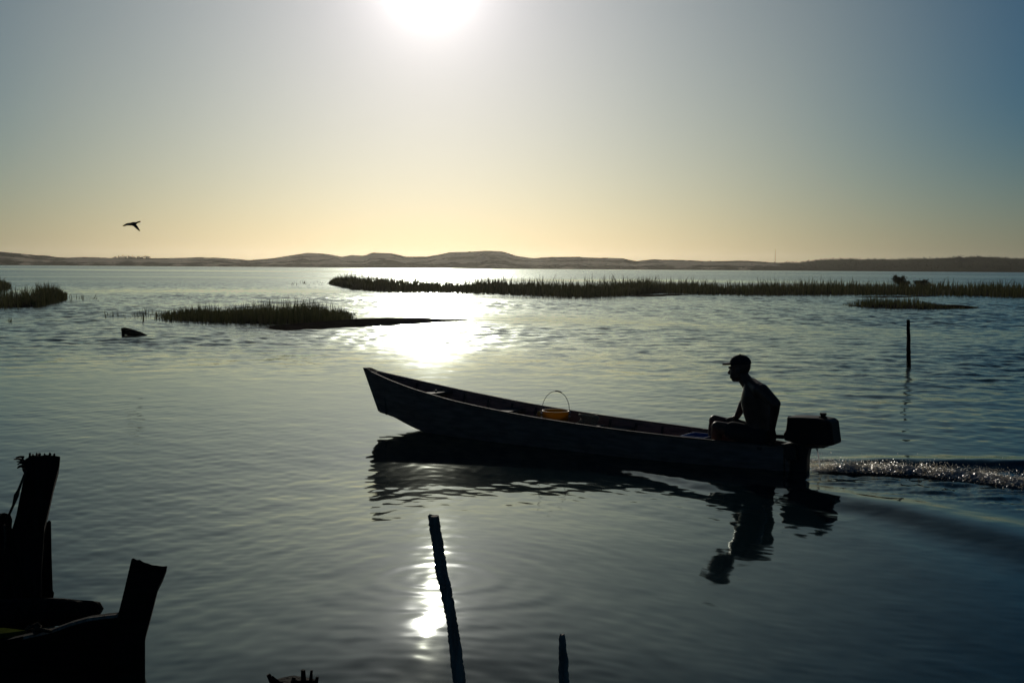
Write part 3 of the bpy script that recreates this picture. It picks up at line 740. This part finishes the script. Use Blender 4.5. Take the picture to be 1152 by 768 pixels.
# near arm, back to the tiller
sh = J(857.5, 439, -.19); el = J(872.5, 454, -.27); wrn = J(868.5, 483.5, -.08)
cap(sh, el, .060, .046); cap(el, el.lerp(wrn, .35), .043, .042); cap(el.lerp(wrn, .3), wrn, .042, .027)
def hand(w_, dirn, pn, side, curl, s=1.0, thumb=1):
    """palm from wrist w_ along dirn, pn = palm normal, fingers spread along side and curling towards pn"""
    dirn = dirn.normalized(); side = (side - dirn * side.dot(dirn)).normalized(); pn = (pn - dirn * pn.dot(dirn)); pn = (pn - side * pn.dot(side)).normalized()
    for k in range(4):
        o_ = (k - 1.5) * .0195 * s
        cap(w_ + side * o_ * .6, w_ + dirn * .085 * s + side * o_, .014 * s, .0105 * s, 10, 4)
        b_ = w_ + dirn * .085 * s + side * o_; an = curl * .5; ln = (.040, .045, .042, .033)[k] * s; d_ = dirn
        for q_ in range(3):
            d_ = dirn * math.cos(an) + pn * math.sin(an); e_ = b_ + d_ * ln; cap(b_, e_, .0095 * s, .0085 * s, 8, 3); b_ = e_; an += curl; ln *= .68
    b_ = w_ + dirn * .022 * s - side * .026 * s * thumb; d_ = (dirn * .6 - side * .65 * thumb + pn * .45).normalized(); e_ = b_ + d_ * .042 * s; cap(b_, e_, .0135 * s, .0105 * s, 8, 3)
    d_ = (dirn * .75 - side * .1 * thumb + pn * .6).normalized(); cap(e_, e_ + d_ * .033 * s, .0105 * s, .009 * s, 8, 3)
hand(wrn, (J(869, 491, -.005) - wrn), Vector(-Z), -u, .9)
# far arm, hand resting on the thigh
sh2 = J(846, 440, .19); el2 = J(835.5, 456, .22); wr2 = J(829.5, 468, .12)
cap(sh2, el2, .054, .044); cap(el2, wr2, .043, .029)
hand(wr2, u * .9 - Z * .32, Vector(-Z), v, .28)
# legs: thighs forward, shins down to the floor boards
for s_, kn, hipx in ((-1, (807, 480), (852, 491)), (1, (804, 473), (850, 489))):
    hp_ = J(*hipx, s_ * .095); k_ = J(*kn, s_ * .12); ank = S + u * (along(k_) + .02) + v * s_ * .11 + Z * .13
    cap(hp_, hp_.lerp(k_, .5), .084, .072); cap(hp_.lerp(k_, .5), k_, .072, .054)
    ca = k_.lerp(ank, .32); cap(k_, ca, .050, .053); cap(ca, ank, .053, .034)
    cap(ank - u * .035 - Z * .03, ank + u * .13 - Z * .042, .036, .028)
    for q_ in range(5): cap(ank + u * .13 - Z * .046 + v * (q_ - 2) * .017, ank + u * (.175 - .006 * abs(q_ - 2)) - Z * .05 + v * (q_ - 2) * .019, .012, .010, 8, 3)
body = pb.remesh('body', SKIN, person, voxel=.0055, smooth_it=3)
# cap with peak
cb = MB(); loops = []
for i in range(9):
    ph = math.pi / 2 * i / 8; cr = max(math.cos(ph), .02)
    loops.append([hd_(-.010, 0, .034) + hx * .1015 * cr * math.cos(2 * math.pi * k / 24) + v * .082 * cr * math.sin(2 * math.pi * k / 24) + hz * .086 * math.sin(ph) ** .9 for k in range(24)])
cb.poly(loops, True, True); hat = cb.build('cap', CAPM, person, smooth=True)
bb_ = MB(); lo = []
for e_ in (.0, 1.0):
    lo.append(e_)
top_, bot_ = [], []
for k in range(13):
    a_ = R(-62 + 124 * k / 12)
    top_.append((.094 * math.cos(a_) - .012, .075 * math.sin(a_)))
    bot_.append((.094 * math.cos(a_) - .012 + .082 * math.cos(a_ * .9) ** .8, .072 * math.sin(a_)))
ring = top_ + bot_[::-1]
bb_.poly([[hd_(x_, y_, .040 - .10 * max(0, x_ - .08) - 1.2 * y_ * y_ + dz) for x_, y_ in ring] for dz in (-.006, .012)])
pk = bb_.build('peak', CAPM, hat)
bt = MB(); bt.ball(hd_(-.010, 0, .12), .009, .009, .006, n=10, m=6); bt.build('cap_button', CAPM, hat)
# shorts
sb_ = MB()
sb_.ball(J(854, 491, 0), .123, .172, .105, (u, v, Z), 20, 12)
for s_, kn, hipx in ((-1, (807, 480), (852, 491)), (1, (804, 473), (850, 489))):
    hp_ = J(*hipx, s_ * .095); k_ = J(*kn, s_ * .12); sb_.capsule(hp_, hp_.lerp(k_, .60), .094, .086)
sh_ = sb_.remesh('shorts', CLOTH, person, voxel=.009, smooth_it=4)

# ------------------------------------------------------------------ things in the boat
YEL = mat('yellow plastic', (.55, .33, .03), (.40, .22, .02), rough=.4, scale=6)
bx = MB(); bc_ = bp(625, 474, .02); br = .135
m, N, L, b = new_mat('translucent yellow bucket'); b.inputs['Base Color'].default_value = (.62, .36, .03, 1); b.inputs['Roughness'].default_value = .4
tl = N.new('ShaderNodeBsdfTranslucent'); tl.inputs[0].default_value = (.65, .38, .03, 1); mx = N.new('ShaderNodeMixShader'); mx.inputs[0].default_value = .45
L.new(b.outputs[0], mx.inputs[1]); L.new(tl.outputs[0], mx.inputs[2]); L.new(mx.outputs[0], N['Material Output'].inputs[0])
BK = m
zr = bp(625, 462.5, .02).z; z0 = .075
bk = empty('bucket', Vector((bc_.x, bc_.y, z0)), 'yellow bucket with raised thin wire handle standing amidships in the boat', 'bucket')
def ringl(r_, z_, n=28): return [Vector((bc_.x + r_ * math.cos(2 * math.pi * k / n), bc_.y + r_ * math.sin(2 * math.pi * k / n), z_)) for k in range(n)]
sb_ = MB(); sb_.poly([ringl(.001, z0), ringl(.10, z0), ringl(br, zr), ringl(br + .006, zr), ringl(br + .006, zr + .008), ringl(br - .004, zr + .008), ringl(.095, z0 + .01), ringl(.001, z0 + .01)], True, False)
sb_.build('pail', BK, bk, smooth=True)
hw = MB(); hx2 = (rt0 * .97 + Vector((0, .24, 0))).normalized()
hw.tube([Vector((bc_.x, bc_.y, zr - .01)) + hx2 * (br + .010) * math.cos(a_) + Z * .215 * math.sin(a_) ** .9 for a_ in np.linspace(0, math.pi, 30)], .0032, 6)
hw.build('wire_handle', mat('galvanised wire', (.3, .3, .3), rough=.4, metal=.8), bk)
hg = MB(); hg.tube([Vector((bc_.x, bc_.y, zr - .01)) + hx2 * (br + .010) * math.cos(a_) + Z * .216 * math.sin(a_) ** .9 for a_ in np.linspace(R(66), R(92), 6)], .0065, 8); hg.build('grip', RUB, bk)
WHT = mat('white plastic', (.75, .72, .66), rough=.5)
for s_ in (-1, 1):
    ea = MB(); c = Vector((bc_.x, bc_.y, zr - .012)) + hx2 * s_ * (br + .012); ea.ball(c, .012, .012, .014, n=10, m=6); ea.ball(c - Z * .042, .011, .011, .012, n=10, m=6); ea.build('ear', WHT, bk)
DROPE = mat('old tarred rope', (.10, .08, .05), (.05, .04, .03), rough=.9, scale=60, bump=.4, spec=.05)
ROPE = mat('pale rope', (.42, .36, .24), (.25, .2, .12), rough=.9, scale=60, bump=.4)
def rope_coil(px, py, label, mt, rx=.11, turns=6, rad=.011, zz=None):
    m_ = MB(); c = bp(px, py, .03); 
    if zz is not None: c.z = zz
    pts = []
    for k in range(turns * 16):
        a_ = k / 16 * 2 * math.pi; rr_ = rx * (.65 + .35 * math.sin(k * .37)); pts.append(c + u * math.cos(a_) * rr_ + v * math.sin(a_) * rr_ * .75 + Z * (.018 * (k / 16) / turns * 5 + random.gauss(0, .003)))
    m_.tube(pts, rad, 6); return tag(m_.build('rope_coil', mt, smooth=True), label, 'rope')
t_ = along(bp(657, 475)) / LEN
bxm = MB(); c = bp(659, 477, .06); bxm.box(Vector((c.x, c.y, zg(t_) - .075)), u * .16, v * .12, Z * .012)
tag(bxm.build('loose_board', RAIL, bevel=.003), 'short loose board lying under the pale rope coil in the boat', 'board')
rope_coil(659, 475, 'pale coil of rope lying beside the yellow bucket', ROPE, rx=.13, zz=zg(t_) - .045)
bn = MB(); c = bp(616, 468, .12)
t_ = along(c) / LEN
pts = []
for k in range(150):
    a_ = k * .55; rr_ = .07 + .05 * random.random(); pts.append(Vector((c.x, c.y, zg(t_) - .05)) + u * math.cos(a_) * rr_ + v * math.sin(a_) * rr_ * .6 + Z * (.055 * abs(math.sin(k * .21)) * random.uniform(.3, 1)))
bn.tube(pts, .007, 5)
tag(bn.build('net_heap', mat('yellow netting', (.55, .38, .06), (.35, .22, .04), rough=.8, scale=40)), 'heap of yellow netting piled behind the bucket in the boat', 'net')
# blue crate before the man's knees
BLUE = mat('blue plastic', (.02, .13, .42), (.015, .09, .30), rough=.45, scale=5)
c0 = bp(786, 493, .05); t_ = along(c0) / LEN
cr = MB(); zt = bp(786, 489.0, .05).z
ctr = Vector((c0.x, c0.y, 0)); ha, hb_ = u * .12, v * .15
def rect(k, z_): return [ctr - ha * k - hb_ * k + Z * z_, ctr + ha * k - hb_ * k + Z * z_, ctr + ha * k + hb_ * k + Z * z_, ctr - ha * k + hb_ * k + Z * z_]
cr.poly([rect(.85, .072), rect(.97, zt - .02), rect(1.03, zt - .02), rect(1.03, zt), rect(.93, zt), rect(.82, zt - .03)])
tag(cr.build('fish_crate', BLUE, bevel=.004), 'blue plastic crate in the boat before the seated man', 'crate')

# ------------------------------------------------------------------ stakes and posts in the water
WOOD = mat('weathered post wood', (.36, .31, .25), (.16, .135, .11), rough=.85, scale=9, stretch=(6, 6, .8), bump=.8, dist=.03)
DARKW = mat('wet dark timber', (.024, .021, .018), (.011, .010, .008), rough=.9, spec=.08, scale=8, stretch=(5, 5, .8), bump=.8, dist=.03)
def stick(name, pxs, Y, label, cat, mt, n=14, rough=.12, group=None, sub=14, wig=.0):
    """post from outline rows (px, py, width px) at ground distance Y, top first; sunk into the bottom"""
    P = [(at(a_, b_, Y), w_ * Y / F / 2) for a_, b_, w_ in pxs]
    end, we = P[-1]; dirn = (P[-1][0] - P[-2][0]).normalized()
    if end.z > -.3: P.append((end + dirn * ((end.z + .3) / max(.2, -dirn.z)), we))
    pts, rad_ = [], []
    for (a_, ra), (b_, rb) in zip(P, P[1:]):
        for k in range(sub):
            t = k / sub; pts.append(a_.lerp(b_, t) + Vector((random.gauss(0, wig), 0, 0))); rad_.append(ra + (rb - ra) * t)
    pts.append(P[-1][0]); rad_.append(P[-1][1])
    m_ = MB(); m_.tube(pts, rad_, n, seed=3, rough=rough)
    top_c = pts[0]
    o = m_.build(name, mt, smooth=False)
    return tag(o, label, cat, group)
stick('mooring_stake', [(487.5, 580, 12), (489, 590, 13), (495, 628, 13), (496, 640, 14), (501, 660, 13.5), (509, 702, 12), (511, 720, 14), (517, 768, 15), (521, 800, 16)], 4.2, 'tall leaning stake in the foreground water crossing the sun glint', 'stake', WOOD, wig=.001)
stick('mooring_stake', [(632.5, 713.5, 5), (632.8, 717, 8), (633, 735, 9), (633.8, 737, 11), (634, 768, 12), (634.5, 800, 13)], 4.2, 'short upright stake at the bottom edge right of the leaning stake', 'stake', WOOD, wig=.001)
stick('channel_stake', [(1021.8, 359.5, 3.6), (1022, 380, 4.2), (1022.3, 413, 5), (1022.3, 416, 5)], on(1022, 412).y, 'lone thin dark stake standing in the open water at right', 'stake', DARKW, wig=.002)
# broken stump at the bottom edge: separate ragged splinters on one base
sp = MB(); Y_ = 4.2
base = [at(331, 790, Y_), at(331, 830, Y_)]
sp.tube([at(331, 769, Y_), at(331, 790, Y_), at(331, 850, Y_) + Vector((0, 0, -.4))], [.085, .105, .11], 14, seed=5, rough=.25)
for (a_, b_, w_, c_, d_) in ((302, 758, 5, 311, 775), (305, 761, 5, 318, 775), (317, 766, 3, 318, 776), (331, 761, 4, 328, 776), (336, 764, 6, 334, 776), (341, 753, 4.5, 341, 776), (350.5, 753.5, 3, 348, 776), (357, 761, 3.5, 355, 776), (346, 764, 6, 346, 776), (353, 764, 5, 351, 776), (324, 768, 4, 324, 778)):
    w_ = w_ * 1.25 * Y_ / F / 2
    sp.tube([at(c_, d_, Y_), at((a_ + c_) / 2 + random.uniform(-.5, .5), (b_ + d_) / 2, Y_), at(a_, b_, Y_)], [w_ * 1.7, w_ * 1.1, w_ * .8], 6, seed=int(a_), rough=.3)
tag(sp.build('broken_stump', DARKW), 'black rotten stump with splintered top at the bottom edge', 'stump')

# ------------------------------------------------------------------ old moored boats at lower left
def prism(pts, Y, depth, name, mt, parent=None, bev=.006, ragged=0, tilt=0):
    """timber cut to the outline pts (pixels) at ground distance Y with its own thickness"""
    m_ = MB(); P = [at(a_, b_, Y) for a_, b_ in pts]
    n_ = 3; lp = []; c_ = sum(P, Vector()) / len(P); tilt = c_.x / c_.y * depth
    for k in range(n_ + 1):
        f_ = k / n_
        lp.append([p + Vector((tilt * f_, depth * f_, -.42 * depth * f_)) for p in P])
    m_.poly(lp); return m_.build(name, mt, parent, bevel=bev)
OLD = mat('old black hull planks', (.020, .017, .013), (.009, .008, .007), rough=.9, spec=.08, scale=5, stretch=(1, 1, 8), bump=.6)
YB = 4.5
mb_ = empty('moored_boat', at(60, 760, YB), 'old black wooden boat moored in the lower left corner with stubby stem post', 'boat')
hl = MB()
top = [(-140, 742), (-60, 730), (0, 721), (27, 715), (60, 707.5), (80, 700), (100, 694.5), (118, 692), (133, 690.5), (148, 691), (154, 700)]
lp = []
for i, (a_, b_) in enumerate(top):
    p = at(a_, b_, YB); z = p.z; w_ = float(np.interp(a_, [-140, 60, 163], [.28, .10, .03])); zb_ = -.15
    o_ = [(0, z), (.025, z), (.028 + w_ * .0, z - .03), (w_ * 1.0, -.02), (w_, zb_), (.02, zb_)]
    lp.append([Vector((p.x, p.y, z)), Vector((p.x, p.y + .03, z)), Vector((p.x, p.y + .03, .09)), Vector((p.x, p.y + w_ * 2, .085)), Vector((p.x, p.y + w_ * 2, z - .09)), Vector((p.x, p.y + w_ * 2 + .03, z - .09)), Vector((p.x, p.y + w_ * 2 - .05, zb_)), Vector((p.x, p.y + .07, zb_))])
hl.poly(lp); hl.build('hull', OLD, mb_)
rl = MB(); lp = []
for a_, b_ in top[3:10]:
    p = at(a_, b_ + .5, YB - .006); lp.append([p + Vector((0, y_, z_)) for y_, z_ in ((-.006, -.010), (.02, -.012), (.02, -.002), (-.006, .003))])
rl.poly(lp); rl.build('gunwale', WOOD, mb_)
prism([(148, 628), (150.5, 627), (154, 629.5), (157, 628.8), (162, 632), (167, 633.2), (171, 635), (177, 635.5), (183, 636.5), (188.5, 636), (184, 648), (178, 660), (170, 692), (165, 710), (163.3, 718), (163.3, 800), (163.3, 860), (128, 860), (126, 718), (133, 690), (139, 666)], YB - .03, .13, 'stem_post', OLD, mb_, bev=.004)
# rope knot on the gunwale
kn = MB(); pts = [at(30, 708, YB - .05), at(33, 704.5, YB - .06), at(38, 703.5, YB - .03), at(42, 701.5, YB - .07), at(45, 704, YB - .02), at(43, 707.5, YB - .07), at(50, 708.5, YB - .04), at(57, 709.5, YB - .02)]
kn.tube(pts, .008, 8); kn.tube([at(41, 706, YB - .08), at(46, 709, YB - .03), at(40, 712, YB - .06), at(37, 707, YB - .03)], .009, 8)
tag(kn.build('mooring_rope', DROPE, smooth=True), 'short knotted rope lying on the near boat gunwale', 'rope')
# mossy seat board inside
GREEN = mat('mossy green board', (.085, .105, .02), (.05, .062, .015), rough=1, scale=12, spec=0)
sbm = MB(); P = [on(-70, 727, at(0, 712, YB + .1).z), on(-70, 712, at(0, 712, YB + .1).z), on(5, 711, at(0, 712, YB + .1).z), on(30, 714, at(0, 712, YB + .1).z)]
sbm.poly([[p for p in P], [p + Vector((0, 0, .02)) for p in P]]); sbm.build('seat_board', GREEN, mb_)
# weathered beam behind
YC = 5.0
mbm = MB(); 
bpts = []
brad = []
for (a_, y0, y1) in ((-120, 676, 720), (-40, 674.5, 716), (0, 672.5, 712), (30, 672, 708), (57, 671.6, 705), (70, 672.3, 703), (90, 673.8, 700), (104, 675, 697), (110, 676.5, 695), (114, 683, 693)):
    bpts.append(at(a_, (y0 + y1) / 2, YC)); brad.append((y1 - y0) / 2 * YC / F)
mbm.tube(bpts, brad, 14, seed=4, rough=.08, squash=.8)
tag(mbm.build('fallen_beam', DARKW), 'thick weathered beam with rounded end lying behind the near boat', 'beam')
# leaning post and the plank post beside it
YD = 5.4
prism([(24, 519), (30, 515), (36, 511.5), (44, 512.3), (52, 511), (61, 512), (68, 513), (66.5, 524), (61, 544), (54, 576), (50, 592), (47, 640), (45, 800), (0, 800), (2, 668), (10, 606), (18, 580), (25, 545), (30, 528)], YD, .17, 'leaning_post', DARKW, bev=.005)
o = bpy.data.objects['leaning_post']; tag(o, 'tall leaning black post with frayed top at the left edge', 'post')
fb_ = MB()
for k in range(16):
    y0 = random.uniform(513, 526); x0 = random.uniform(24, 34); a_ = at(x0, y0, YD + random.uniform(0, .15)); e_ = at(x0 - random.uniform(2, 10), y0 + random.uniform(-3, 6), YD + random.uniform(0, .15))
    fb_.tube([a_, a_.lerp(e_, .5) + Vector((0, 0, .004)), e_], [.007, .005, .003], 5)
for k in range(12):
    x0 = random.uniform(33, 64); a_ = at(x0, 515, YD + random.uniform(0, .15)); e_ = at(x0 + random.uniform(-2, 2), random.uniform(509.5, 511.5), YD + random.uniform(0, .15)); fb_.tube([a_, e_], [.008, .004], 5)
fb_.build('frayed_fibres', DARKW, o)
prism([(46, 598), (52, 588), (55, 584.5), (57.5, 586), (58, 620), (59, 650), (59.5, 664), (61, 666), (60, 670), (60, 800), (20, 800), (20, 640)], YD + .25, .09, 'plank_post', DARKW, bev=.003)
tag(bpy.data.objects['plank_post'], 'shorter upright plank standing close behind the leaning post', 'post')
prism([(-80, 577), (0, 577), (5, 576), (12, 578), (14, 584), (13, 592), (16, 600), (22, 640), (22, 800), (-80, 800)], YD + .45, .12, 'timber_block', DARKW, bev=.008)
tag(bpy.data.objects['timber_block'], 'dark timber block at the left edge behind the leaning post', 'timber')
rp_ = MB(); pts = [at(29, 530, YD - .02), at(24, 543, YD - .03), at(21, 551, YD - .03), at(18.5, 557, YD - .03), at(15, 568, YD - .03), at(11, 577, YD - .02), at(8, 584, YD)]
rp_.tube(pts, [.006, .006, .007, .012, .006, .006, .006], 7); rp_.tube([at(5, 590, YD - .03), at(6, 605, YD - .03), at(5, 622, YD - .03)], .006, 6)
tag(rp_.build('hanging_rope', DROPE, smooth=True), 'thin rope tied below the frayed top of the leaning post', 'rope')

# ------------------------------------------------------------------ driftwood and bird
lg = on(150, 377); lm = MB(); Yl = lg.y
pts = [at(137.5, 372.5, Yl), at(140, 372, Yl), at(148, 373.2, Yl), at(156, 375.2, Yl), at(163, 377.5, Yl), at(170, 380, Yl)]
lm.tube(pts, [.075, .085, .08, .06, .04, .02], 10, seed=2, rough=.25); lm.tube([at(138.5, 374, Yl), at(139, 380, Yl)], [.04, .05], 6)
tag(lm.build('driftwood_log', DARKW), 'half sunk driftwood log poking out of calm water at left', 'log')

Yb = 34.0
BIRD = mat('dark feathers', (.05, .045, .035), (.03, .027, .02), rough=.8, scale=10)
bdm = MB()
def bpx(a_, b_, dy=0): return at(a_, b_, Yb + dy)
cap_ = bdm.capsule
bdm.tube([bpx(145.2, 252.6), bpx(147, 252.2), bpx(149.5, 252.0), bpx(152, 251.6), bpx(154, 250.6), bpx(156, 249.7), bpx(157, 249.4), bpx(158.6, 249.1)], [.012, .04, .058, .05, .024, .022, .024, .004], 10)
def wing(sp_, name=None):
    """strip of (lead px, py, trail px, py, dy)"""
    lp = []
    for a_, b_, c_, d_, dy in sp_:
        p, q_ = bpx(a_, b_, dy), bpx(c_, d_, dy); md = p.lerp(q_, .5); lp.append([p, md + Vector((0, -.012, .006)), q_, md + Vector((0, .012, -.004))])
    bdm.poly(lp)
wing([(149, 251.0, 148, 253.8, 0), (146, 250.6, 145.5, 253.8, .05), (143, 251.0, 142.5, 253.8, .16), (140.5, 252.2, 140.3, 254.4, .26), (137.8, 254.0, 138.0, 254.8, .36)])
wing([(152, 251.4, 148.6, 253.6, 0), (154, 253.4, 151.2, 255.4, -.08), (155.6, 255.8, 153.6, 257.6, -.16), (156.8, 258, 155.6, 259.2, -.24), (157.8, 259.8, 157.0, 260.0, -.30)])
tag(bdm.build('bird', BIRD, smooth=True), 'dark bird in flight low over the dunes at left', 'bird')

# ------------------------------------------------------------------ sea haze
hz = MB(); hz.box(Vector((0, 0, 16.5)), Vector((3300, 0, 0)), Vector((0, 3300, 0)), Vector((0, 0, 18.5)))
m = bpy.data.materials.new('sea haze'); m.use_nodes = True; N, L = m.node_tree.nodes, m.node_tree.links; N.clear()
vo = N.new('ShaderNodeVolumePrincipled'); vo.inputs['Density'].default_value = .00011; vo.inputs['Color'].default_value = (1, .95, .85, 1); vo.inputs['Anisotropy'].default_value = .78
mo = N.new('ShaderNodeOutputMaterial'); L.new(vo.outputs[0], mo.inputs['Volume'])
tag(hz.build('haze', m), 'thin warm haze lying over the lagoon and the dunes', 'haze', kind='stuff')

# ------------------------------------------------------------------ render settings
scene.view_settings.view_transform = 'Standard'; scene.view_settings.look = 'None'
scene.view_settings.exposure = -1.80; scene.view_settings.gamma = 1
scene.view_settings.use_curve_mapping = False
scene.cycles.use_denoising = True
scene.cycles.volume_bounces = 1; scene.cycles.max_bounces = 6; scene.cycles.diffuse_bounces = 3; scene.cycles.glossy_bounces = 4
scene.cycles.caustics_reflective = False; scene.cycles.caustics_refractive = False
scene.render.film_transparent = False
